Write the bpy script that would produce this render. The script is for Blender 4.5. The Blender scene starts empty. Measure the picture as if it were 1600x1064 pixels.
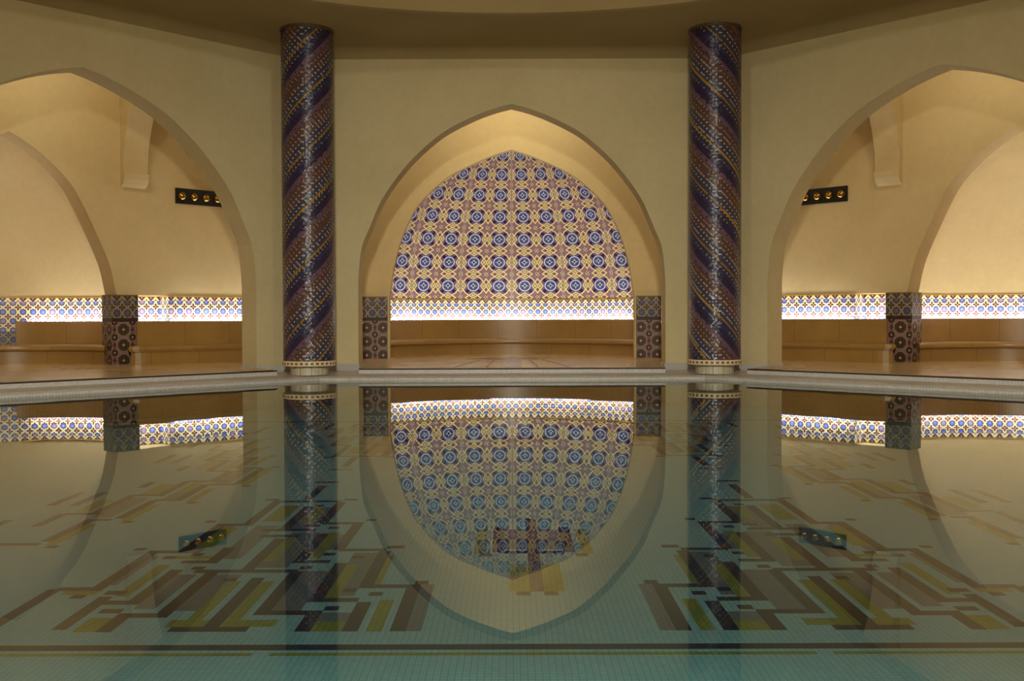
import bpy, bmesh, math, random
from mathutils import Vector, Matrix
random.seed(7)
C = bpy.context.scene.collection
PI = math.pi
S2 = math.sqrt(.5)
YC = 8.56            # centre of the octagonal hall (y), camera stands at y = 0, water surface is z = 0
A_IN, T_IN = 9.04, .48   # arcade wall apothem and thickness
A_OUT = 12.2             # outer alcove wall
FL = .165                # walkway floor
BAND_T, BAND_B = 1.45, .965

# ------------------------------------------------------------------ materials
def lin(c):
    return tuple((v/255/12.92 if v/255 <= .04045 else ((v/255+.055)/1.055)**2.4) for v in c) + (1,)

class X:
    """wrapper round a float socket, so patterns can be written as expressions"""
    def __init__(s, t, sock): s.t, s.k = t, sock
    def op(s, o, *a):
        n = s.t.nodes.new('ShaderNodeMath'); n.operation = o
        for i, v in enumerate((s,)+a):
            if isinstance(v, X): s.t.links.new(v.k, n.inputs[i])
            else: n.inputs[i].default_value = v
        return X(s.t, n.outputs[0])
    def __add__(s, o): return s.op('ADD', o)
    __radd__ = __add__
    def __sub__(s, o): return s.op('SUBTRACT', o)
    def __rsub__(s, o): return (s*-1)+o
    def __mul__(s, o): return s.op('MULTIPLY', o)
    __rmul__ = __mul__
    def __truediv__(s, o): return s.op('DIVIDE', o)
    def __lt__(s, o): return s.op('LESS_THAN', o)
    def __gt__(s, o): return s.op('GREATER_THAN', o)
    def abs(s): return s.op('ABSOLUTE')
    def floor(s): return s.op('FLOOR')
    def fract(s): return s.op('FRACT')
    def sqrt(s): return s.op('SQRT')
    def max(s, o): return s.op('MAXIMUM', o)
    def min(s, o): return s.op('MINIMUM', o)
    def mod(s, m): return s.op('FLOORED_MODULO', m)

class Mat:
    def __init__(s, name, rough=.6, spec=.5, base=(200,200,200)):
        s.m = bpy.data.materials.new(name); s.m.use_nodes = True
        s.t = s.m.node_tree; s.n = s.t.nodes
        s.b = s.n['Principled BSDF']
        s.b.inputs['Roughness'].default_value = rough
        s.b.inputs['Specular IOR Level'].default_value = spec
        s.b.inputs['Base Color'].default_value = lin(base)
    def uv(s):
        u = s.n.new('ShaderNodeUVMap'); u.uv_map = 'UVMap'
        return s.sep(u.outputs[0])
    def obj(s):
        return s.n.new('ShaderNodeTexCoord').outputs['Object']
    def sep(s, sock):
        q = s.n.new('ShaderNodeSeparateXYZ'); s.t.links.new(sock, q.inputs[0])
        return X(s.t, q.outputs[0]), X(s.t, q.outputs[1]), X(s.t, q.outputs[2])
    def comb(s, a, b, c=0):
        q = s.n.new('ShaderNodeCombineXYZ')
        for i, v in enumerate((a, b, c)):
            if isinstance(v, X): s.t.links.new(v.k, q.inputs[i])
            else: q.inputs[i].default_value = v
        return q.outputs[0]
    def noise(s, vec, scale, detail=3, rough=.55):
        q = s.n.new('ShaderNodeTexNoise'); q.inputs['Scale'].default_value = scale
        q.inputs['Detail'].default_value = detail; q.inputs['Roughness'].default_value = rough
        s.t.links.new(vec, q.inputs['Vector'])
        return X(s.t, q.outputs[0])
    def white(s, vec):
        q = s.n.new('ShaderNodeTexWhiteNoise'); q.noise_dimensions = '3D'
        s.t.links.new(vec, q.inputs['Vector'])
        return X(s.t, q.outputs['Value']), q.outputs['Color']
    def col(s, c):
        return lin(c) if isinstance(c, tuple) and len(c) == 3 else c
    def mix(s, f, a, b):
        q = s.n.new('ShaderNodeMix'); q.data_type = 'RGBA'
        if isinstance(f, X): s.t.links.new(f.k, q.inputs[0])
        else: q.inputs[0].default_value = f
        for v, i in ((a, 6), (b, 7)):
            v = s.col(v)
            if isinstance(v, tuple): q.inputs[i].default_value = v
            else: s.t.links.new(v, q.inputs[i])
        return q.outputs[2]
    def paint(s, base, *layers):
        c = s.col(base)
        for f, k in layers: c = s.mix(f, c, k)
        return c
    def out(s, c): s.t.links.new(c, s.b.inputs['Base Color'])
    def bump(s, h, strength=.2, dist=.01):
        q = s.n.new('ShaderNodeBump'); q.inputs['Strength'].default_value = strength
        q.inputs['Distance'].default_value = dist
        s.t.links.new(h.k, q.inputs['Height']); s.t.links.new(q.outputs[0], s.b.inputs['Normal'])

def plaster(name, c, c2, rough=.75, spec=.15):
    M = Mat(name, rough, spec)
    o = M.obj()
    n1 = M.noise(o, .7, 4); n2 = M.noise(o, 9, 4)
    f = ((n1-.35)*2.2).max(0).min(1)
    M.out(M.mix((n2-.5)*.25+.12, M.mix(f, c, c2), (150,120,75)))
    M.bump(n2, .08, .02)
    return M.m

PL_HALL = plaster('hall_plaster', (206,190,146), (194,178,132))
PL_BAY = plaster('alcove_plaster', (212,188,138), (201,175,122))
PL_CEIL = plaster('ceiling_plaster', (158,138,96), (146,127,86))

def marble(name, c, c2, rough=.3, block=0):
    M = Mat(name, rough, .5)
    o = M.obj()
    n1 = M.noise(o, 1.1, 6, .65); n2 = M.noise(o, 5, 6, .7)
    f = ((n1-.38)*3).max(0).min(1)
    c0 = M.mix(f, c, c2)
    c0 = M.mix(((n2-.6)*5).max(0).min(1)*.4, c0, (120,92,50))
    if block:
        u, v, _ = M.uv()
        w, wc = M.white(M.comb((u/block).floor(), 3.0))
        c0 = M.mix(w*.35, c0, (150,112,62))
        c0 = M.mix(((u/block).fract() < .012)*.6, c0, (90,66,36))
    M.out(c0)
    return M.m
MARBLE = marble('tan_marble', (160,124,64), (142,106,50), .3, .95)
MARBLE_FLOOR = marble('floor_marble', (206,176,124), (190,158,106), .2)

def mosaic(name, c, c2, g, pitch, rough=.35, spec=.4, grout=.1):
    M = Mat(name, rough, spec)
    x, y, z = M.sep(M.obj())
    fx, fy, fz = (x/pitch), (y/pitch), (z/pitch)
    w, wc = M.white(M.comb(fx.floor(), fy.floor(), (fz+.5).floor()))
    c0 = M.mix(w, c, c2)
    gr = (fx.fract() < grout).max(fy.fract() < grout)
    M.out(M.mix(gr, c0, g))
    return M.m
CURB = mosaic('grey_curb_mosaic', (196,190,180), (178,172,163), (166,160,150), .03)
UNIT = .0714
POOLC = {
 0: mosaic('pool_teal_tiles', (166,210,220), (157,201,212), (122,160,170), UNIT/2.5, .4, .3),
 1: mosaic('pool_dark_tiles', (46,38,60), (36,33,66), (32,30,46), UNIT/2.5, .4, .3),
 2: mosaic('pool_yellow_tiles', (164,158,44), (140,146,62), (112,114,54), UNIT/2.5, .4, .3),
 3: mosaic('pool_grey_tiles', (128,128,140), (120,122,134), (96,98,108), UNIT/2.5, .4, .3)}

CREAM = (244,228,176)
def star_band(M, u, v, dark=False):
    """star-and-cross zellige, u, v in pattern pitches, v = 0 at the top edge going down"""
    y0 = v-.62
    fx, fy = u.fract()-.5, (y0+.5).fract()-.5
    ax, ay = fx.abs(), fy.abs()
    sq = ax.max(ay); di = (ax+ay)*.7071
    d = sq.min(di)
    r = (fx*fx+fy*fy).sqrt()
    w, _ = M.white(M.comb(u.floor(), (y0+.5).floor()))
    blue = M.paint((92,112,196), (w > .45, (150,128,168)), (w > .72, (112,132,205)))
    cx, cy = .5-ax, .5-ay
    cross = (d > .375)
    arm = (cx.max(cy) < .42)
    c = M.paint(CREAM,
        (d < .285, (84,54,88)), (d < .205, blue), (di.max(sq) < .05, (210,205,220)),
        ((cx.min(cy) < .10)*(cx.max(cy) < .34)*(cx.max(cy)+cx.min(cy)*.9 < .37), (74,42,44)), ((cx.min(cy) < .022)*(cx.max(cy) < .22), (150,84,60)), ((cx*cx+cy*cy).sqrt() < .06, (236,196,150)),
        )
    c = M.paint(c, ((v < .5), CREAM), ((v < .5)*(v > .10)*(((fx.abs())*1.05+v) < .55), (92,54,58)),
        ((v > .16)*(v < .26)*(fx.abs() < .06), (225,205,190)),
        ((v < .5)*(((.5-ax)*1.0+(v-.5).abs()) < .16), (84,50,44)), (v < .10, (222,170,66)), (v < .035, (96,66,30)))
    return c

def band_mat(name, pitch=.1835, dark=False):
    M = Mat(name, .3, .3)
    u, v, _ = M.uv()
    c = star_band(M, u/pitch, v/pitch)
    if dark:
        c = M.mix(.72, c, (58,44,34))  # mixes shade into the tile colour for the unlit bench-back gap
    M.out(c)
    return M.m
BAND = band_mat('star_and_cross_tile')
BAND_SHADED = band_mat('shaded_star_and_cross_tile', dark=True)

def dome_mat():
    M = Mat('rosette_tile', .28, .35)
    u, v, _ = M.uv()       # one unit = one rosette cell
    fx, fy = u.fract()-.5, v.fract()-.5
    ax, ay = fx.abs(), fy.abs()
    a, b = ax.max(ay), ax.min(ay)
    r = (fx*fx+fy*fy).sqrt()
    l1 = a-b*.69-.29; l2 = a+b*.69-.51
    w, _ = M.white(M.comb(u.floor(), v.floor()))
    S = (226,200,142)
    core = (l1 < 0)*(l2 < 0)
    dia = (a-.40).abs()/.11+b/.165
    cor = (.5-ax).max(.5-ay)
    corr = ((.5-ax)*(.5-ax)+(.5-ay)*(.5-ay)).sqrt()
    star = ax.sqrt()+ay.sqrt()
    out1 = (l1 > 0)*(l2 > 0)
    chk = (((u*1)*18).floor()+((v*1)*18).floor()).mod(2)
    side = (l1 > 0)*(l2 < 0)
    c = M.paint((118,82,80),
        ((l1 < 0)*(l2 > 0), (112,72,70)), ((l2 > .05)*(l1 < -.05)*(b > .2), (142,104,112)),
        (side, (124,82,82)), (side*(b > .20)*(b < .27), (84,56,60)),
        (core, (92,70,96)), (core*((a-b) < .085)*(r > .25), (44,28,62)), (core*((a-b) > .10)*(r > .25), (112,90,122)),
        (l1.abs() < .048, (70,50,56)), (l2.abs() < .048, (70,50,56)), (l1.abs() < .033, S), (l2.abs() < .033, S),
        (dia < 1.06, S), (dia < .76, (62,54,40)), (dia < .50, (222,208,150)), (dia < .16, (120,104,60)),
        (r < .232, (206,208,226)), (r < .192, (72,78,110)), ((r < .19)*(star < .425), (206,210,226)), (r < .045, (24,20,36)),
        (cor < .085, (232,214,170)), ((cor < .085)*(chk > .5), (40,28,34)))
    # gore seams every two cells
    s = ((u*.5+.5).fract()-.5).abs()*2
    s = ((u/2+.5).fract()-.5).abs()*2
    c = M.paint(c, (s < .032, (206,186,150)), (s < .022, (84,66,60)), (s < .010, (180,160,142)))
    M.out(c)
    return M.m
DOME_TILE = dome_mat()

def pier_mat():
    M = Mat('brown_medallion_tile', .35, .3)
    u, v, _ = M.uv()      # metres from centre, metres down from the top
    vb = v-.50
    cu = (u/.34)          # medallion columns at +-.17
    fx = (cu).fract()-.5
    fy = (vb/.285).fract()-.5
    X_, Y_ = fx*.34, fy*.285
    ax, ay = X_.abs(), Y_.abs()
    d8 = (ax.max(ay)).max((ax+ay)*.72)
    st = ax.sqrt()+ay.sqrt()
    bx, by = .17-ax, .1425-ay
    rr = (bx*bx+by*by).sqrt()
    lat = ((X_*1+Y_)/.045).fract().min(((X_-Y_)/.045).fract())
    c = M.paint((150,126,108), (lat < .22, (98,70,58)),
        ((bx+ay) < .045, (84,44,42)), (rr < .06, (48,34,26)), (rr < .022, (150,126,108)),
        ((bx.abs() < .028)*((ay).abs() < .1)*(((ay/.03).fract()) < .5), (84,44,42)),
        (d8 < .118, (150,126,108)), (d8 < .108, (62,44,30)), ((d8 < .085)*(d8 > .068), (84,62,44)), (st < .235, (176,150,124)))
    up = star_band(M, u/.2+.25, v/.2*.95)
    up = M.mix(.5, M.mix(.5, up, (96,80,66)), (36,28,22))  # same frieze tile, with the pier's shade mixed into its colour
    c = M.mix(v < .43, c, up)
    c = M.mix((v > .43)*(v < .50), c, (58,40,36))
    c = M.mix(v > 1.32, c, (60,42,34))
    M.out(c)
    return M.m
PIER = pier_mat()

def column_mat(sign):
    M = Mat('column_mosaic_%s' % ('left' if sign > 0 else 'right'), .3, .32)
    u, v, _ = M.uv()         # u: tile index round the shaft, v: tile index upwards
    i, j = u.floor(), v.floor()
    s = (i*(-sign)+j*1.0).mod(35)
    chk = (i+j).mod(2); i4 = i.mod(2); j4 = j.mod(2)
    w, wc = M.white(M.comb(i, j, 0))
    def at(m, a, b): return ((i+a).mod(m) < .5)*((j+b).mod(m) < .5)
    dot = at(4, 0, 0).max(at(4, 2, 2))
    dotb = at(4, 1, 3).max(at(4, 3, 1))
    dot2 = ((i+1).mod(2) < .5)*(j.mod(2) < .5)
    dot4 = ((i).mod(4) < .5)*((j).mod(4) < .5)
    def rng(a, b): return (s > a-.5)*(s < b-.5)
    blk = ((i/2).floor()+(j/2).floor()).mod(2)
    W = (176,174,172); Y = (170,130,44)
    c = M.paint((78,54,52),
        (rng(0,2), (66,58,70)), (rng(0,2)*(((i+j*1).mod(4) < 1.5)), Y), (rng(1,2)*(w > .2), Y),
        (rng(3,9), (62,58,72)), (rng(3,9)*dot, W), (rng(3,6)*dotb*(w > .5), W),
        (rng(9,15), (90,62,56)), (rng(9,14)*dot, W), (rng(10,15)*dotb*(w > .5), (170,140,110)),
        (rng(15,20), (88,60,60)), (rng(15,20)*dot, Y), (rng(16,20)*dotb*(w > .7), (150,110,70)),
        (rng(20,24), (106,78,92)), (rng(20,24)*dot4, (34,24,36)),
        (rng(24,30), (50,36,62)), (rng(24,30)*(blk > .5), (36,28,60)),
        (rng(30,35), (38,42,76)), (rng(30,35)*dot, Y), (rng(30,33)*(w < .3), (54,62,108)))
    c = M.mix((w-.5).abs()*.35, c, (40,32,36))
    gx, gy = u.fract(), v.fract()
    g = (gx < .10).max(gy < .10)
    M.out(M.mix(g, c, (60,48,48)))
    # every tile sits at a slightly different tilt, so highlights sparkle
    geo = M.n.new('ShaderNodeNewGeometry')
    vm = M.n.new('ShaderNodeVectorMath'); vm.operation = 'MULTIPLY_ADD'
    M.t.links.new(wc, vm.inputs[0]); vm.inputs[1].default_value = (.22,.22,.22)
    ad = M.n.new('ShaderNodeVectorMath'); ad.operation = 'ADD'
    M.t.links.new(geo.outputs['Normal'], vm.inputs[2])
    M.t.links.new(vm.outputs[0], ad.inputs[0]); ad.inputs[1].default_value = (-.11,-.11,-.11)
    nm = M.n.new('ShaderNodeVectorMath'); nm.operation = 'NORMALIZE'
    M.t.links.new(ad.outputs[0], nm.inputs[0]); M.t.links.new(nm.outputs[0], M.b.inputs['Normal'])
    return M.m

def ring_mat():
    M = Mat('ring_tile', .35, .3)
    u, v, _ = M.uv()
    f = (u*32).fract()
    c = M.paint((214,190,150), ((f > .25)*(f < .75)*(v > .3)*(v < .72), (44,30,30)), ((f > .42)*(f < .58)*(v > .3)*(v < .72), (150,120,60)))
    M.out(c); return M.m
RING = ring_mat()
PEDESTAL = mosaic('pedestal_mosaic', (198,186,158), (180,170,146), (150,140,118), .05)
DARKRING = Mat('dark_gold_ring', .4, .4, (84,66,34)).m
BLACK = Mat('black_metal_plate', .35, .4, (20,15,12)).m
brass = Mat('brass', .22, .5, (170,132,66)); brass.b.inputs['Metallic'].default_value = 1; BRASS = brass.m
LENS = Mat('dark_lens', .1, .5, (24,16,12)).m
DARKEDGE = Mat('dark_joint', .6, .3, (58,42,22)).m
INLAY = marble('brown_inlay_marble', (124,82,48), (110,70,40), .2)
INLAY_LINE = marble('cream_inlay_marble', (204,170,114), (196,160,104), .2)

def water_mat():
    m = bpy.data.materials.new('pool_water'); m.use_nodes = True
    t = m.node_tree; n = t.nodes; n.clear()
    o = n.new('ShaderNodeOutputMaterial'); mx = n.new('ShaderNodeMixShader')
    tr = n.new('ShaderNodeBsdfTransparent'); tr.inputs[0].default_value = (.80,.92,.92,1)
    gl = n.new('ShaderNodeBsdfGlossy'); gl.inputs['Roughness'].default_value = .0
    gl.inputs['Color'].default_value = (.95,.97,.95,1)
    fr = n.new('ShaderNodeFresnel'); fr.inputs['IOR'].default_value = 1.38
    tc = n.new('ShaderNodeTexCoord'); mp = n.new('ShaderNodeMapping'); mp.inputs['Scale'].default_value = (.5,1.2,1)
    ns = n.new('ShaderNodeTexNoise'); ns.inputs['Scale'].default_value = 1.6; ns.inputs['Detail'].default_value = 1
    bp = n.new('ShaderNodeBump'); bp.inputs['Strength'].default_value = .04; bp.inputs['Distance'].default_value = .01
    L = t.links.new
    L(tc.outputs['Object'], mp.inputs[0]); L(mp.outputs[0], ns.inputs['Vector']); L(ns.outputs[0], bp.inputs['Height'])
    L(bp.outputs[0], gl.inputs['Normal'])
    L(fr.outputs[0], mx.inputs[0]); L(tr.outputs[0], mx.inputs[1]); L(gl.outputs[0], mx.inputs[2]); L(mx.outputs[0], o.inputs[0])
    return m
WATER = water_mat()

# ------------------------------------------------------------------ mesh helpers
class MB:
    def __init__(s): s.v, s.f, s.uv, s.mi = [], [], [], []
    def poly(s, pts, uvs=None, mi=0):
        b = len(s.v); s.v += [tuple(p) for p in pts]; s.f.append(tuple(range(b, b+len(pts))))
        s.uv += list(uvs) if uvs else [(0,0)]*len(pts); s.mi.append(mi)
    def grid(s, fn, nu, nv, mi=0):
        P = [[fn(i/nu, j/nv) for j in range(nv+1)] for i in range(nu+1)]
        for i in range(nu):
            for j in range(nv):
                q = (P[i][j], P[i+1][j], P[i+1][j+1], P[i][j+1])
                s.poly([k[0] for k in q], [k[1] for k in q], mi)
    def prism(s, pts, z0, z1, mi=0):
        n = len(pts)
        s.poly([(x,y,z1) for x,y in pts], [(x,y) for x,y in pts], mi)
        s.poly([(x,y,z0) for x,y in reversed(pts)], [(x,y) for x,y in reversed(pts)], mi)
        d = 0
        for i in range(n):
            a, b = pts[i], pts[(i+1)%n]; l = math.dist(a, b)
            s.poly([(*a,z0),(*b,z0),(*b,z1),(*a,z1)], [(d,z0),(d+l,z0),(d+l,z1),(d,z1)], mi); d += l
    def build(s, name, mats, parent=None, smooth=False, weld=1e-4, loc=None):
        me = bpy.data.meshes.new(name)
        off = Vector(loc) if loc else Vector((0,0,0))
        me.from_pydata([tuple(Vector(v)-off) for v in s.v], [], s.f)
        ul = me.uv_layers.new(name='UVMap')
        for i, uv in enumerate(s.uv): ul.data[i].uv = uv
        for m in (mats if isinstance(mats, (list, tuple)) else [mats]): me.materials.append(m)
        for p, i in zip(me.polygons, s.mi): p.material_index = i
        bm = bmesh.new(); bm.from_mesh(me)
        bmesh.ops.remove_doubles(bm, verts=bm.verts, dist=weld)
        bmesh.ops.recalc_face_normals(bm, faces=bm.faces)
        bm.to_mesh(me); bm.free()
        if smooth:
            for p in me.polygons: p.use_smooth = True
            me.set_sharp_from_angle(angle=math.radians(35))
        o = bpy.data.objects.new(name, me); C.objects.link(o)
        o.location = off
        if parent:
            o.parent = parent; o.location = off
        return o

def tag(o, label, cat, group=None, kind=None):
    o['label'] = label; o['category'] = cat
    if group: o['group'] = group
    if kind: o['kind'] = kind
    return o
def struct(o): o['kind'] = 'structure'; return o
def empty(name, loc, label, cat, group=None):
    o = bpy.data.objects.new(name, None); C.objects.link(o); o.location = loc; o.empty_display_size = .2
    return tag(o, label, cat, group)

# bay frames: tan (along the wall), rad (out from the hall centre), z
class Bay:
    def __init__(s, ang, flip=1):
        s.n = (-math.sin(ang), math.cos(ang)); s.t = (math.cos(ang)*flip, math.sin(ang)*flip)
    def __call__(s, t, r, z):
        return (s.t[0]*t+s.n[0]*r, YC+s.t[1]*t+s.n[1]*r, z)
    def xy(s, t, r): return s(t, r, 0)[:2]
BACK = Bay(0); LEFT = Bay(PI/4); RIGHT = Bay(-PI/4, -1)
OTHERS = [Bay(k*PI/4) for k in (2, 3, 4, 5, 6)]

def interp(xs, ys, x):
    for k in range(len(xs)-1):
        if xs[k] <= x <= xs[k+1]:
            # catmull-rom like cubic
            x0, x1 = xs[k], xs[k+1]; h = x1-x0; t = (x-x0)/h
            def sl(q):
                if q == 0: return (ys[1]-ys[0])/(xs[1]-xs[0])
                if q == len(xs)-1: return (ys[-1]-ys[-2])/(xs[-1]-xs[-2])
                return (ys[q+1]-ys[q-1])/(xs[q+1]-xs[q-1])
            m0, m1 = sl(k)*h, sl(k+1)*h
            return (2*t**3-3*t*t+1)*ys[k]+(t**3-2*t*t+t)*m0+(-2*t**3+3*t*t)*ys[k+1]+(t**3-t*t)*m1
    return ys[-1] if x > xs[-1] else ys[0]

# arch outlines: half width at height z, apex first turned into a point list (half, z) from springing to apex
OUT_H = [1.40, 1.65, 2.255, 2.606, 3.138, 3.70, 4.05, 4.314, 4.574, 4.70, 4.766]
OUT_W = [2.714, 2.712, 2.646, 2.505, 2.262, 1.843, 1.487, 1.137, .611, .26, 0]
IN_H = [1.45, 2.07, 2.73, 3.307, 3.674, 3.993, 4.233, 4.40, 4.50]
IN_W = [2.554, 2.454, 2.268, 1.975, 1.643, 1.23, .738, .326, 0]
SIDE_H = [1.45, 2.0, 2.61, 3.13, 3.45, 3.78, 4.02, 4.16, 4.24]
SIDE_W = [1.83, 1.71, 1.455, 1.206, 1.01, .69, .386, .15, 0]
def outline(H, W, n=40, ws=1.0, z0=None, hs=1.0, base=1.4):
    pts = []
    for k in range(n+1):
        q = k/n; q = 1-(1-q)**1.7
        h = H[0]+(H[-1]-H[0])*q
        pts.append((max(0, interp(H, W, h))*ws, base+(h-base)*hs))
    pts[-1] = (0, pts[-1][1])
    if z0 is not None and z0 < pts[0][1]: pts.insert(0, (pts[0][0], z0))
    return pts

def arch_wall(mb, bay, rf, rb, half, out, zbot, ztop, skip=None, zskip=None, back=True, soffit_mi=0):
    """wall between radii rf (front) and rb (back) with a pointed opening; half is half width of the wall at rf"""
    full = [(-w, z) for w, z in out]+[(w, z) for w, z in reversed(out[:-1])]
    w0 = out[0][0]
    xs = [p[0] for p in full]
    for r in ((rf, rb) if back else (rf,)):
        hw = half*r/rf
        # above the opening
        for (x0, z0), (x1, z1) in zip(full, full[1:]):
            if abs(x1-x0) > 1e-6:
                mb.poly([bay(x0,r,z0), bay(x1,r,z1), bay(x1,r,ztop), bay(x0,r,ztop)])
        for sg in (-1, 1):
            cuts = [w0]
            if skip: cuts += [skip[0], skip[1]]
            cuts += [hw]
            for a, b in zip(cuts, cuts[1:]):
                zb = zbot
                if skip and abs(a-skip[0]) < 1e-6 and r == rf: zb = zskip
                mb.poly([bay(sg*a,r,zb), bay(sg*b,r,zb), bay(sg*b,r,ztop), bay(sg*a,r,ztop)])
    # the soffit
    for (x0, z0), (x1, z1) in zip(full, full[1:]):
        mb.poly([bay(x0,rf,z0), bay(x1,rf,z1), bay(x1,rb,z1), bay(x0,rb,z0)])

ZTOP = 5.74   # underside of the ceiling ring
ZAMB = 6.2
TAN = math.tan(PI/8)
# ------------------------------------------------------------------ arcade walls of the octagon
names = ['wall_back', 'wall_back_left', 'wall_back_right', 'wall_left', 'wall_front_left', 'wall_front', 'wall_front_right', 'wall_right']
for nm, bay in zip(names, [BACK, LEFT, RIGHT]+OTHERS):
    mb = MB()
    ws = 1.0 if bay is BACK else 1.06
    arch_wall(mb, bay, A_IN, A_IN+T_IN, A_IN*TAN, outline(OUT_H, OUT_W, 44, ws, FL-.1), FL-.1, ZAMB)
    struct(mb.build(nm, PL_HALL, weld=1e-5))
    # grey plinth round each pier foot
    b = MB(); w = 2.714*ws
    for sg in (-1, 1):
        a0, a1 = sg*(w-.02), sg*(A_IN*TAN)
        b.poly([bay(a0,A_IN-.02,.03), bay(a1,A_IN-.02,.03), bay(a1,A_IN-.02,.20), bay(a0,A_IN-.02,.20)])
        b.poly([bay(a0,A_IN-.02,.20), bay(a1,A_IN-.02,.20), bay(a1,A_IN+.0,.20), bay(a0,A_IN+.0,.20)])
        b.poly([bay(a0,A_IN-.02,.03), bay(a0,A_IN+T_IN,.03), bay(a0,A_IN+T_IN,.20), bay(a0,A_IN-.02,.20)])
    struct(b.build(nm.replace('wall', 'baseboard'), CURB))

# ------------------------------------------------------------------ alcove walls behind the arcade
def oct_pt(k, a):  # corner k of an octagon with apothem a
    R = a/math.cos(PI/8); an = PI/8+k*PI/4
    return (R*math.sin(an), YC+R*math.cos(an))

CFG = {'back': dict(bay=BACK, aw=2.554, ws=1.0, pier=(2.59,3.10), rec=(3.10,3.70), ax=11.74, R=4.1, th=80.6, t=.2, bf=2.9, wb=(3.72,4.5), hs=1.0),
       'left': dict(bay=LEFT, aw=1.80, ws=.705, pier=(1.70,2.20), rec=(2.20,2.85), ax=12.75, R=2.55, th=90, t=.5, bf=1.70, wb=(1.72,4.5), hs=.97),
       'right': dict(bay=RIGHT, aw=1.80, ws=.705, pier=(1.70,2.20), rec=(2.20,2.85), ax=12.75, R=2.55, th=90, t=.5, bf=1.70, wb=(1.72,4.5), hs=.97)}
TR = .15    # depth of the light trough
SIDE = {'back': 'central', 'left': 'left', 'right': 'right'}

def cyl(c, th, R):   # point on the apse circle -> tan, rad
    return R*math.sin(th), c['ax']+R*math.cos(th)

def add_area(name, loc, sx, sy, energy, col, normal, up=(0,0,1)):
    L = bpy.data.lights.new(name, 'AREA'); L.shape = 'RECTANGLE'; L.size = sx; L.size_y = sy
    L.energy = energy; L.color = col
    o = bpy.data.objects.new(name, L); C.objects.link(o)
    z = -Vector(normal).normalized(); x = Vector(up); x = (x-z*x.dot(z)).normalized(); y = z.cross(x)
    m = Matrix((x, y, z)).transposed().to_4x4(); m.translation = Vector(loc); o.matrix_world = m
    return o
COVE = (.90, .95, 1.0)
COVE_W = 18.5     # watts per metre of trough

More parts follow.
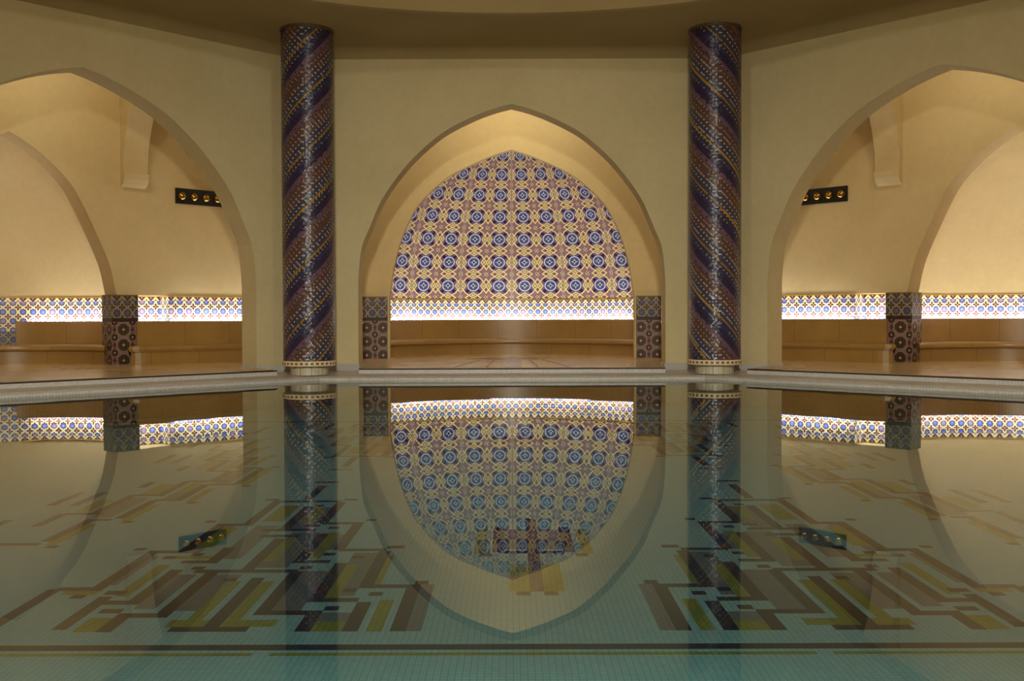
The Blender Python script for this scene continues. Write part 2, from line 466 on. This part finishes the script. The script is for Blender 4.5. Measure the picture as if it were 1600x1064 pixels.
for key, c in CFG.items():
    bay = c['bay']
    half = A_OUT*TAN
    mb = MB()
    arch_wall(mb, bay, A_OUT, A_OUT+c['t'], half, outline(IN_H if key == 'back' else SIDE_H, IN_W if key == 'back' else SIDE_W, 40, 1, FL-.05), FL-.05, ZAMB,
              skip=c['rec'], zskip=BAND_T)
    # recess beside each pier: ceiling, return and back
    r0, r1 = c['rec']; rb = A_OUT+(.36 if key != 'back' else .18)
    for sg in (-1, 1):
        mb.poly([bay(sg*r0,A_OUT,BAND_T), bay(sg*r1,A_OUT,BAND_T), bay(sg*r1,rb,BAND_T), bay(sg*r0,rb,BAND_T)])
        mb.poly([bay(sg*r1,A_OUT,FL-.05), bay(sg*r1,rb,FL-.05), bay(sg*r1,rb,BAND_T), bay(sg*r1,A_OUT,BAND_T)])
    struct(mb.build('wall_alcove_'+key, PL_BAY, weld=1e-5))
    # half dome
    th = math.radians(c['th']); R = c['R']
    g = MB()
    if key == 'back':
        gore = 1.27/4.1; row = math.radians(8.0)
        def fn(a, b):
            t = -th+2*th*a; ph = b*math.radians(78)
            tt, rr = cyl(c, t, R*math.cos(ph))
            return bay(tt, rr, BAND_T+R*math.sin(ph)), (t/gore*2, ph/row-.09)
        g.grid(fn, 64, 40)
        o = g.build('tiled_half_dome', DOME_TILE, smooth=True)
        tag(o, 'half dome of the central alcove covered in blue rosette and yellow interlace tiles', 'mosaic')
    else:
        def fn(a, b):
            t = -th+2*th*a; ph = b*math.radians(88)
            tt, rr = cyl(c, t, R*math.cos(ph))
            return bay(tt, rr, BAND_T+3.35*math.sin(ph)), (a, b)
        g.grid(fn, 56, 36)
        struct(g.build('ceiling_apse_'+key, PL_BAY, smooth=True))
    # tile frieze in the apse
    gap = key == 'left'
    g = MB(); dn = BAND_B-.2
    def fn(a, b):
        t = -th+2*th*a; z = BAND_T-(BAND_T-dn)*b
        tt, rr = cyl(c, t, R-.006)
        return bay(tt, rr, z), (t*R, BAND_T-z)
    g.grid(fn, 64, 1)
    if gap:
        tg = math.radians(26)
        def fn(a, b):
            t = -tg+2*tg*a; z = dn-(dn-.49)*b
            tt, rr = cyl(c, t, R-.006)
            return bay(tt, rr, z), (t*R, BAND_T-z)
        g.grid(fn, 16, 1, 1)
    o = g.build('tile_frieze', [BAND, BAND_SHADED], smooth=True)
    tag(o, {'back': 'long curved frieze of lit star tiles under the tiled half dome of the central alcove',
            'left': 'curved frieze of lit star tiles in the left alcove, darkening at the frame edge',
            'right': 'curved frieze of lit star tiles in the right alcove, reaching the right frame edge'}[key], 'tile frieze', 'lit tile friezes above the benches')
    # thin gold moulding along the frieze top is inside the tile pattern; friezes on the flat wall beside the apse
    for sg in ((1,) if key != 'back' else (-1, 1)):
        w0, w1 = c['rec'][1], half-.02
        g = MB()
        def q(t0, ra, t1, rb_, u0):
            l = math.hypot(t1-t0, rb_-ra)
            g.poly([bay(sg*t0,ra,dn), bay(sg*t1,rb_,dn), bay(sg*t1,rb_,BAND_T), bay(sg*t0,ra,BAND_T)],
                   [(u0, BAND_T-dn), (u0+l, BAND_T-dn), (u0+l, 0), (u0, 0)])
        q(c['rec'][0]-.0, rb-.008, c['rec'][1]-.008, rb-.008, 0)
        q(c['rec'][1]-.008, rb-.008, c['rec'][1]-.008, A_OUT-.008, 3)
        q(c['rec'][1]-.008, A_OUT-.008, w1, A_OUT-.008, 5)
        o = g.build('tile_frieze', BAND)
        where = {'left': 'lit star tile frieze on the flat wall below the left black spotlight plate',
                 'right': 'lit star tile frieze on the flat wall below the right black spotlight plate'}
        tag(o, where.get(key) or ('sliver of lit star tiles at the %s edge of the central arch' % ('left' if sg < 0 else 'right')),
            'tile frieze', 'lit tile friezes above the benches')
        # trough lamps for the wall and the recess
        r0, r1 = c['rec']
        n = 2
        for k in range(n):
            L = (w1-r1)/n
            add_area('cove_lamp', bay(sg*(r1+L*(k+.5)), A_OUT-.075, BAND_B-.07), L*.97, .07, COVE_W*L, COVE,
                     (*[x*.25 for x in bay.n], 1), (*bay.t, 0))
        add_area('cove_lamp', bay(sg*(r0+r1)/2, rb-.12, BAND_B-.07), (r1-r0)*.9, .1, COVE_W*(r1-r0)*.75, COVE,
                 (*[x*.1 for x in bay.n], 1), (*bay.t, 0))
    # trough lamps in the apse
    nseg = 9
    for k in range(nseg):
        t = -th+2*th*(k+.5)/nseg
        if gap and abs(t) < math.radians(28): continue
        L = 2*th/nseg*R
        tt, rr = cyl(c, t, R-.075)
        nx, ny = cyl(c, t, 1.0); nrm = Vector(bay(nx, ny, 0))-Vector(bay(0, c['ax'], 0))
        tg_ = Vector((-nrm.y, nrm.x, 0))
        add_area('cove_lamp', bay(tt, rr, BAND_B-.07), L*.97, .07, COVE_W*L, COVE, (nrm.x*.25, nrm.y*.25, 1), tg_)
    # tile-clad piers at the foot of the arch
    for sg in (-1, 1):
        p0, p1 = c['pier']; mid = (p0+p1)/2; hw = (p1-p0)/2
        if key != 'back' and sg < 0: continue
        loc = bay(sg*mid, A_OUT, FL)
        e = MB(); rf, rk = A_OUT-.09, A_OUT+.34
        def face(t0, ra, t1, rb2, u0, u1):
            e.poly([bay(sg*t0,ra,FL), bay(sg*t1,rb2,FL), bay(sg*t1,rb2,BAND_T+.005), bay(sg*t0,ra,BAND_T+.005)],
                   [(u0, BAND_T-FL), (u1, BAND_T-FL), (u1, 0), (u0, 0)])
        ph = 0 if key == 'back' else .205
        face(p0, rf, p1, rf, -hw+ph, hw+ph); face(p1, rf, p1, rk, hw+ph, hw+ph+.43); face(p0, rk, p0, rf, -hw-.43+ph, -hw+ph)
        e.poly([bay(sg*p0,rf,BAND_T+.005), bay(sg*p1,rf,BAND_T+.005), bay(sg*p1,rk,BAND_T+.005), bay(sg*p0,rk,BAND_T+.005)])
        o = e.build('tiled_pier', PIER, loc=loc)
        tag(o, {('back',-1): 'dark brown tiled pier at the left foot of the tiled half dome arch',
                ('back',1): 'dark brown tiled pier at the right foot of the tiled half dome arch',
                ('left',1): 'dark brown tiled pier inside the left arch, next to the plain alcove',
                ('right',1): 'dark brown tiled pier inside the right arch, next to the plain alcove'}[(key,sg)], 'pier', 'dark tiled piers')
    # marble bench in the apse
    fax = c['ax'] if key == 'back' else A_OUT+.02
    bt = empty('marble_bench', bay(0, fax+c['bf']+.4, FL), {
        'back': 'long curved tan marble bench under the tiled half dome',
        'left': 'curved tan marble bench of the plain alcove at the left frame edge',
        'right': 'curved tan marble bench of the plain alcove at the right frame edge'}[key], 'bench', 'tan marble benches')
    eo = Vector(bt.location)
    bth = math.radians(75) if key == 'back' else math.radians(88)
    ext = 0
    n = 48
    def rev(profile, name, a0=-bth, a1=bth, e0=ext, e1=ext, a0b=None, a1b=None):
        b = MB(); st = []
        for i in range(n+1):
            f = i/n
            an = a0+(a1-a0)*f
            st.append([((cyl(c, an, r_) if r_ > bf+.4 else (r_*math.sin(an), fax+r_*math.cos(an))), z) for r_, z in profile])
        if e0: st.insert(0, [((-r_, c['ax']-e0), z) for r_, z in profile])
        if e1: st.append([((r_, c['ax']-e1), z) for r_, z in profile])
        d = 0; m = len(profile)
        for i in range(len(st)-1):
            l = math.dist(st[i][0][0], st[i+1][0][0]); w = 0
            for j in range(m):
                j2 = (j+1) % m
                q = [st[i][j], st[i+1][j], st[i+1][j2], st[i][j2]]
                b.poly([bay(*p, z) for p, z in q], [(d, w), (d+l, w), (d+l, w+.1), (d, w+.1)])
            d += l
        b.poly([bay(*p, z) for p, z in st[0]]); b.poly([bay(*p, z) for p, z in reversed(st[-1])])
        return b.build(name, MARBLE, smooth=True, parent=None)
    def adopt(o):
        o.parent = bt; o.matrix_parent_inverse = Matrix.Translation(-eo); return o
    bf = c['bf']; zs = .51
    lipp = [(bf-.06+.03*(1-math.cos(a)), zs-.05+.05*math.sin(a)) for a in [-PI/2+PI*k/6 for k in range(7)]]
    adopt(rev([(bf-.03, zs-.1)]+[(bf-.06-.02*math.cos(a), zs-.05+.05*math.sin(a)) for a in [-PI/2+PI*k/6 for k in range(7)]]+[(R-TR-.06, zs), (R-TR-.06, zs-.1)], 'seat'))
    adopt(rev([(bf+.02, FL), (bf+.02, zs-.1), (bf+.3, zs-.1), (bf+.3, FL)], 'front_panel'))
    bk = [(R-TR-.05, zs), (R-TR-.05, BAND_B-.02), (R-TR-.035, BAND_B), (R-TR-.01, BAND_B), (R-TR-.01, zs)]
    if gap:
        for a0, a1, e0, e1 in ((-bth, -math.radians(24), ext, 0), (math.radians(24), bth, 0, ext)):
            adopt(rev(bk, 'backrest', a0, a1, e0, e1))
    else:
        adopt(rev(bk, 'backrest'))
    # bench along the flat wall
    for sg in ((1,) if key != 'back' else (-1, 1)):
        w0, w1 = c['wb']
        nm = {('left',1): 'straight tan marble bench below the left black spotlight plate',
              ('right',1): 'straight tan marble bench below the right black spotlight plate',
              ('back',-1): 'end of tan marble bench behind the left pier of the central arch',
              ('back',1): 'end of tan marble bench behind the right pier of the central arch'}[(key,sg)]
        bt = empty('marble_bench', bay(sg*(w0+w1)/2, 11.8, FL), nm, 'bench', 'tan marble benches'); eo = Vector(bt.location)
        rk = A_OUT-.10
        def plan(ins):
            if key == 'back':
                p = [(w0-.5, rk), (w0-.56, 11.6+ins), (w0-.4, 11.38+ins), (w0-.1, 11.35+ins)]
            else:
                p = [(w0+.27+ins, rk-.01), (w0+.06+ins, 11.6), (w0+.02+ins, 11.5+ins), (w0+.06+ins, 11.42+ins), (w0+.15+ins, 11.37+ins), (w0+.3, 11.35+ins)]
            return [bay.xy(sg*a, b) for a, b in p+[(w1, 11.35+ins), (w1, rk)]]
        b = MB(); b.prism(plan(.02), zs-.1, zs-.07); b.prism(plan(-.01), zs-.07, zs-.025); b.prism(plan(.02), zs-.025, zs); adopt(b.build('seat', MARBLE))
        b = MB(); b.prism(plan(.07), FL, zs-.1); adopt(b.build('front_panel', MARBLE))
        b = MB(); x0 = c['rec'][0]+(.06 if key == 'back' else -.08)
        b.prism([bay.xy(sg*t, r) for t, r in ((x0, A_OUT-.19), (w1, A_OUT-.19), (w1, A_OUT-.155), (x0, A_OUT-.155))], zs, BAND_B)
        adopt(b.build('backrest', MARBLE))
    # transverse ribs across the walkway, springing from corbels over the piers
    for sg in ((1,) if key != 'back' else (-1, 1)):
        t0, t1 = c['pier'][0]+.23, c['pier'][1]+.20
        if key == 'back': t0, t1 = 2.72, 3.12
        pr, zsg, aa, bb = 10.86, 3.72, A_OUT-.13-10.86, 1.62
        b = MB(); n_ = 24
        arc = [(pr+aa*math.cos(PI*k/n_), zsg+bb*math.sin(PI*k/n_)) for k in range(n_+1)]
        prof = [(A_OUT, 3.46)]+[(A_OUT-.06*math.sin(PI/2*k/4)-.03*k/4, 3.46+.2*k/4) for k in range(1, 5)]+[(A_OUT-.05, zsg)]
        pts = [(A_OUT, 3.46), (A_OUT-.11, 3.51), (A_OUT-.17, 3.60), (A_OUT-.20, zsg-.01), (A_OUT-.14, zsg)]+arc
        for (ra, za), (rb_, zb) in zip(pts, pts[1:]):
            b.poly([bay(sg*t0,ra,za), bay(sg*t1,ra,za), bay(sg*t1,rb_,zb), bay(sg*t0,rb_,zb)])
        for t in (t0, t1):
            for (ra, za), (rb_, zb) in zip(arc, arc[1:]):
                b.poly([bay(sg*t,ra,za), bay(sg*t,rb_,zb), bay(sg*t,rb_,ZAMB), bay(sg*t,ra,ZAMB)])
            b.poly([bay(sg*t,r_,z_) for r_, z_ in pts[:6]])
            b.poly([bay(sg*t,A_OUT,3.46), bay(sg*t,A_OUT-.13,zsg), bay(sg*t,A_OUT-.13,ZAMB), bay(sg*t,A_OUT,ZAMB)])
        struct(b.build('trim_rib', PL_BAY, weld=1e-5))
    # lamp high in the bay washing the outer wall
    d = Vector(bay(0, A_OUT, 4.5))-Vector(bay(0, 9.9, 5.7))
    add_area('bay_lamp', bay(0, 9.9, 5.85), 1.6, .5, 58 if key == 'back' else 36, (1,.93,.74), d, (*bay.t, 0))

# ambulatory floor, curb and ceiling
mb = MB()
for k in range(8):
    a, b = k-1, k
    p = [oct_pt(a, A_IN+T_IN), oct_pt(b, A_IN+T_IN), oct_pt(b, 18.0), oct_pt(a, 18.0)]
    mb.poly([(x, y, FL) for x, y in p], p)
for bay in [BACK, LEFT, RIGHT]+OTHERS:
    w = 2.714*(1 if bay is BACK else 1.06)
    q = [bay.xy(-w*.95, 8.18), bay.xy(w*.95, 8.18), bay.xy(w, A_IN+T_IN), bay.xy(-w, A_IN+T_IN)]
    mb.poly([(x, y, FL) for x, y in q], q)
struct(mb.build('floor', MARBLE_FLOOR))
mb = MB()
for k in range(8):
    a, b = k-1, k
    for (r0, z0), (r1, z1) in (((7.5, -.45), (7.5, .035)), ((7.5, .035), (7.56, .06)), ((7.56, .06), (8.16, .075)), ((8.16,.075),(A_IN+.1,.08))):
        mb.poly([(*oct_pt(a, r0), z0), (*oct_pt(b, r0), z0), (*oct_pt(b, r1), z1), (*oct_pt(a, r1), z1)])
for bay in [BACK, LEFT, RIGHT]+OTHERS:      # low riser at the walkway edge
    w = 2.714*(1 if bay is BACK else 1.06)
    mb.poly([bay(-w*.95,8.17,.07), bay(w*.95,8.17,.07), bay(w*.95,8.17,FL-.012), bay(-w*.95,8.17,FL-.012)])
    for sg in (-1, 1):
        mb.poly([bay(sg*w*.95,8.17,.07), bay(sg*w,A_IN+.3,.07), bay(sg*w,A_IN+.3,FL-.004), bay(sg*w*.95,8.17,FL-.012)])
struct(mb.build('trim_pool_curb', CURB))
mb = MB()
for bay in [BACK, LEFT, RIGHT]+OTHERS:
    w = 2.714*(1 if bay is BACK else 1.06)
    w *= .95
    mb.poly([bay(-w,8.165,FL-.028), bay(w,8.165,FL-.028), bay(w,8.165,FL-.006), bay(-w,8.165,FL-.006)])
    w *= .95
    mb.poly([bay(-w,8.165,FL-.028), bay(w,8.165,FL-.028), bay(w,8.172,FL-.028), bay(-w,8.172,FL-.028)])
struct(mb.build('trim_walkway_edge', DARKEDGE))
# star inlay in the walkway floor on the axis of the central bay
mb = MB()
star = []
for k in range(16):
    an = k*PI/8; r = .82 if k % 2 == 0 else .48
    star.append((r*math.sin(an), 20.55+r*math.cos(an), FL+.004))
mb.poly(star)
mb.poly([(-.17,17.0,FL+.004), (.17,17.0,FL+.004), (.17,20.0,FL+.0045), (-.17,20.0,FL+.0045)])
for sg in (-1, 1):
    mb.poly([(sg*.42,17.0,FL+.004), (sg*.46,17.0,FL+.004), (sg*.36,19.9,FL+.004), (sg*.33,19.9,FL+.004)])
    mb.poly([(sg*.95,16.95,FL+.004), (sg*1.0,16.95,FL+.004), (sg*.62,20.1,FL+.004), (sg*.58,20.1,FL+.004)])
struct(mb.build('trim_floor_inlay', INLAY))
mb = MB()
for k in range(8):
    a, b = k-1, k
    p = [oct_pt(a, A_IN+.05), oct_pt(b, A_IN+.05), oct_pt(b, 13.2), oct_pt(a, 13.2)]
    mb.poly([(x, y, ZAMB-.02) for x, y in p])
struct(mb.build('ceiling_walkway', PL_BAY))

# ceiling ring above the columns with its round opening, drum and dome
RI = 7.1
mb = MB(); n = 128
def oct_r(an):
    a = (an+PI/8) % (PI/4)-PI/8
    return A_IN/math.cos(a)
for k in range(n):
    a0, a1 = 2*PI*k/n, 2*PI*(k+1)/n
    P = lambda r, a, z: (r*math.sin(a), YC+r*math.cos(a), z)
    cols = []
    for a in (a0, a1):
        ro = oct_r(a)
        # rounded cove at the wall, flat soffit, rounded nose at the opening
        prof = [(ro+.01, ZTOP-.22), (ro-.02, ZTOP-.12), (ro-.09, ZTOP-.04), (ro-.20, ZTOP), (RI+.12, ZTOP), (RI+.035, ZTOP+.035), (RI, ZTOP+.12), (RI, ZTOP+.9)]
        cols.append([P(r, a, z) for r, z in prof])
    for j in range(len(cols[0])-1):
        mb.poly([cols[0][j], cols[1][j], cols[1][j+1], cols[0][j+1]])
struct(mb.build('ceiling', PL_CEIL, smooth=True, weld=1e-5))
mb = MB()
def fn(a, b):
    an = 2*PI*a; ph = b*PI/2
    return (RI*math.cos(ph)*math.sin(an), YC+RI*math.cos(ph)*math.cos(an), ZTOP+.9+4*math.sin(ph)), (a, b)
mb.grid(fn, 96, 20)
struct(mb.build('ceiling_dome', PL_CEIL, smooth=True))

# ------------------------------------------------------------------ pool floor with its stepped medallion, and the water
V = """9.1 72.9 62;12 68.5 62;15 66.3 62;12.7 83.5 72.4;15.5 79.4 68.9;18.4 77 65.5;16.4 94.9 83.8;20 105.9 94.9;19.2 90.7 79.9;23.2 103.4 91.8;24.1 116.7 107.3;22.4 88.6 77.2;26.8 106.8 94.8;21.2 74.8 62.3;25 76.8 65.7;27.4 66.2 62;28.2 77.7 68.7;25.8 85 80;32 83.5 72.1;29.5 94.6 83.5;30.6 70 62.3;34.7 127.9 118.2;37.8 117.7 108;40.5 107.3 97.5;43 96.8 87.3;38 127 119.9;40.9 119.9 110.3;44.1 110.3 100.3;46.8 99.8 94.2;44.9 119.3 115.3;48 112.6 104.4;50.5 112.6 104.4;0 82.8 71.1;-3.1 92.9 83.2;3.2 92.9 83.2;.2 97 83.4;35 72 62;38.5 70 62;47.5 86 78;51 97 90;46 78 68"""
Hs = """7.8 8.8 73.6;8.9 12.8 72.6;12.9 13.9 71.5;10.8 11.8 70.4;12.7 15.8 69.1;13.6 14.7 66.9;14.6 18.9 65.8;11.2 12.4 84.8;12.6 16.4 83.8;16.5 17.5 82.5;14.2 15.1 81.4;16.4 19.5 80.2;17.3 18.5 78;18.4 23.9 77;20.3 21.4 74.7;14.9 15.9 96.4;16 20.2 95.1;19.9 21.4 93.8;18 19 92.8;20.1 25.1 91.8;21.2 24.5 89.3;18.7 19.8 107.7;19.9 26.5 106.7;26.8 28.6 107.6;21.7 22.6 104.1;22.3 25.7 119.2;18.6 23.7 62.3;19.4 26.5 76.8;25.9 27.1 77.8;24.5 27.8 65.7;28.2 29.4 66.7;27.6 30.5 68.7;25.6 28.3 80.2;29 32.4 83.5;32.9 34.1 84.7;26.5 30 94.7;30.4 31.6 96.2;27.3 28.4 82.5;29.5 30.7 81.4;31.4 34.9 72.1;29.7 30.9 71.1;31.8 33 70;22.4 23.6 74.6;34.6 38.2 117.7;37.6 40.7 107.4;40.9 43.5 96.8;32.6 33.6 116.4;35.5 36.5 106.1;38.3 39.3 95.8;40.9 42 85.5;36.2 41 119.9;40.6 44.4 110.3;43.2 47 99.8;-1.4 -.4 70.4;.7 1.6 70.4;-4.6 -3.6 81.8;3.6 4.6 81.8;-2.7 2.7 82.9;43.2 47 86.4;46 50 77.5"""
YEL = """10 11.2 62 69;17.4 18.6 80.8 91;14 14.9 69.6 79;11.3 12 73 82;19.4 20.6 63 74;21.9 23.2 63 74;28.9 30 70 79;26 30 80.9 81.9;28.2 29.5 62 65;31.4 34 70.6 71.6;36.2 37.2 106.6 115;38.9 39.9 96.4 105;41.4 42.4 86 95;33.2 34.1 117 125;41.6 43.4 111 118;38.6 40 112 119;.7 2 71 79;-1.5 -.5 71 79;3.8 4.8 82.3 92;-4.8 -3.8 82.3 92;24 25.8 96 104;20.8 22 96 103;44.8 46.4 101 108;17 24 63 64.6;27.4 29 85 93;21.2 21.9 80 88;12.5 14.5 62 64"""
GREY = """12.6 14.5 62 66;16 18 66.5 77;19.5 22 78 91;22.6 24.6 66.5 76;25.9 27.6 67 76;9.7 11.6 72 72;13.2 15.1 70 83;16.5 18.9 84 90;20.5 23 92.5 103;23.8 26 81 94;7.6 8.6 62 73;31 32 73 82;38.4 40.2 108 119;41.4 43.6 98 109;35.4 37.4 118 127;28 30 83 94;.7 2.8 84 92;-2.6 -.3 84 92"""
CW, R0, R1 = 108, 15, 234
G = {}
def fill(c0, c1, r0, r1, v):
    for sx in (1, -1):
        a, b = (c0, c1) if sx > 0 else (-c1, -c0)
        for (p, q) in ((r0, r1), (248-r1, 248-r0)):
            for i in range(round(a*2), round(b*2)):
                for j in range(round(p*2), round(q*2)): G[i, j] = v
for k in GREY.split(';'): fill(*map(float, k.split()), 3)
for k in YEL.split(';'): fill(*map(float, k.split()), 2)
for k in V.split(';'):
    c_, a, b = map(float, k.split()); fill(c_-.5, c_+.5, b, a, 1)
for k in Hs.split(';'):
    a, b, r = map(float, k.split()); fill(a, b, r-.5, r+.5, 1)
fill(-200, 200, 58.5, 59.6, 1)
for i in range(-200, 201, 2):
    if random.random() < .6: fill(i/2, i/2+1, 57.4, 58.2, 2)
mb = MB(); PD = -.4; OX = .125
NC, J0, J1 = 112*2, 14*2, 235*2
for j in range(J0, J1):
    row = [G.get((i, j), 0) for i in range(-NC, NC)]
    if not any(row) and (j % 8): pass
    st = 0
    for i in range(1, len(row)+1):
        if i == len(row) or row[i] != row[st]:
            x0, x1 = (st-NC)/2*UNIT+OX, (i-NC)/2*UNIT+OX; y0, y1 = j/2*UNIT, (j+1)/2*UNIT
            mb.poly([(x0,y0,PD), (x1,y0,PD), (x1,y1,PD), (x0,y1,PD)], None, row[st]); st = i
struct(mb.build('floor_pool', [POOLC[k] for k in range(4)], weld=1e-9))
mb = MB()
mb.poly([(*oct_pt(7-k, 7.52), 0) for k in range(8)])
tag(mb.build('pool_water', WATER), 'still clear water of the sunken pool mirroring the arches', 'water', kind='stuff')

# ------------------------------------------------------------------ mosaic columns at the pool corners
def lathe(mb, prof, n=96, uvf=None, mi=0):
    for i in range(n):
        a0, a1 = 2*PI*i/n, 2*PI*(i+1)/n
        for (r0, z0), (r1, z1) in zip(prof, prof[1:]):
            pts = [(r0*math.sin(a0), -r0*math.cos(a0), z0), (r0*math.sin(a1), -r0*math.cos(a1), z0), (r1*math.sin(a1), -r1*math.cos(a1), z1), (r1*math.sin(a0), -r1*math.cos(a0), z1)]
            uvs = [uvf(i/n, z0), uvf((i+1)/n, z0), uvf((i+1)/n, z1), uvf(i/n, z1)] if uvf else None
            if r0 < 1e-6: pts, uvs = [pts[0], pts[2], pts[3]], uvs and [uvs[0], uvs[2], uvs[3]]
            elif r1 < 1e-6: pts, uvs = pts[:3], uvs and uvs[:3]
            mb.poly(pts, uvs, mi)
CR = .424; NT = 105; PT = 2*PI*CR/NT
for sg, side in ((-1, 'left'), (1, 'right')):
    root = empty('mosaic_column', (sg*3.36, 16.5, .075), 'tall column of dark %s mosaic, %s of the central arch' %
                 (('blue, brown and gold spiral', 'left') if sg < 0 else ('blue, brown and gold spiral', 'right')), 'column', 'spiral mosaic columns')
    b = MB(); lathe(b, [(.31, .0), (.31, .15)]); b.build('pedestal', PEDESTAL, root, smooth=True)
    b = MB(); lathe(b, [(.31, .15), (CR+.01, .15), (CR+.018, .16), (CR+.018, .225), (CR+.01, .235), (CR, .235)], uvf=lambda u, z: (u, (z-.15)/.085)); b.build('base_ring', RING, root, smooth=True)
    zt = ZTOP-.075-.05
    b = MB(); lathe(b, [(CR, .235), (CR, zt)], uvf=lambda u, z: (u*NT, z/PT)); b.build('shaft', column_mat(-sg), root, smooth=True)
    b = MB(); lathe(b, [(CR, zt), (CR+.012, zt), (CR+.012, zt+.05), (CR-.1, zt+.05)]); b.build('top_ring', DARKRING, root, smooth=True)

# ------------------------------------------------------------------ black spotlight plates
def plate(bay, label):
    tc, zc, rw = 3.50, 3.39, A_OUT
    root = empty('spotlight_plate', bay(tc, rw, zc), label, 'light fixture', 'black spotlight plates')
    inv = Matrix.Translation(-Vector(root.location))
    b = MB(); b.prism([bay.xy(t, r) for t, r in ((tc-.5, rw-.03), (tc+.5, rw-.03), (tc+.5, rw+.0), (tc-.5, rw+.0))], zc-.15, zc+.15)
    o = b.build('plate', BLACK); o.parent = root; o.matrix_parent_inverse = inv
    for k in range(4):
        t = tc-.375+.25*k
        ctr = Vector(bay(t, rw-.03, zc+.0)); nrm = -Vector((*bay.n, 0))
        rot = nrm.to_track_quat('Z', 'Y').to_matrix().to_4x4(); mt = Matrix.Translation(ctr) @ rot
        def put(mb_, name, mat, par):
            mb_.v = [tuple(mt @ Vector(v)) for v in mb_.v]
            q = mb_.build(name, mat, smooth=True); q.parent = par; q.matrix_parent_inverse = inv; return q
        b = MB(); lathe(b, [(.085*math.cos(a), .085*math.sin(a)) for a in [PI/2*j/8 for j in range(7)]]+[(.02, .083), (0, .083)], 24)
        s = put(b, 'spot_lamp', BRASS, root)
        b = MB(); off = .035*(1 if k % 2 else -1)
        lathe(b, [(.036, -.01), (.036, .012), (.0, .014)], 16)
        q = Vector((off, -.035, .075)); b.v = [tuple(Vector(v)+q) for v in b.v]
        put(b, 'lens', LENS, s)
plate(LEFT, 'black plate with four round brass spotlights on the wall inside the left arch')
plate(RIGHT, 'black plate with four round brass spotlights on the wall inside the right arch')

# ------------------------------------------------------------------ lights, world, camera
def point(name, loc, e, col, r):
    L = bpy.data.lights.new(name, 'POINT'); L.energy = e; L.color = col; L.shadow_soft_size = r
    o = bpy.data.objects.new(name, L); o.location = loc; C.objects.link(o)
point('dome_lamp', (0, 7.6, 7.3), 240, (1, .98, .92), .22)
for z_, e_ in ((4.95, 4600), (4.5, 2900)): point('added_fill_lamp', (0, -2.3, z_), e_, (1, .97, .86), .4)  # unseen lamps added behind the camera to brighten the hall walls
for bay in OTHERS:
    bay is OTHERS[2] or point('walkway_lamp', bay(0, 10.9, 4.4), 40, (1, .8, .5), .4)
w = bpy.data.worlds.new('world'); bpy.context.scene.world = w; w.use_nodes = True
bg = w.node_tree.nodes['Background']; bg.inputs[0].default_value = (.55, .45, .28, 1); bg.inputs[1].default_value = .25

cam = bpy.data.cameras.new('camera'); cam.lens = 35; cam.sensor_width = 36; cam.clip_start = .05
co = bpy.data.objects.new('camera', cam); C.objects.link(co)
pitch = math.atan(35/1555.6); roll = -.0032
co.matrix_world = Matrix.Translation((0, 0, 1)) @ Matrix.Rotation(PI/2-pitch, 4, 'X') @ Matrix.Rotation(roll, 4, 'Z')
bpy.context.scene.camera = co
vs = bpy.context.scene.view_settings
vs.view_transform = 'Standard'; vs.look = 'None'; vs.exposure = 0; vs.gamma = 1
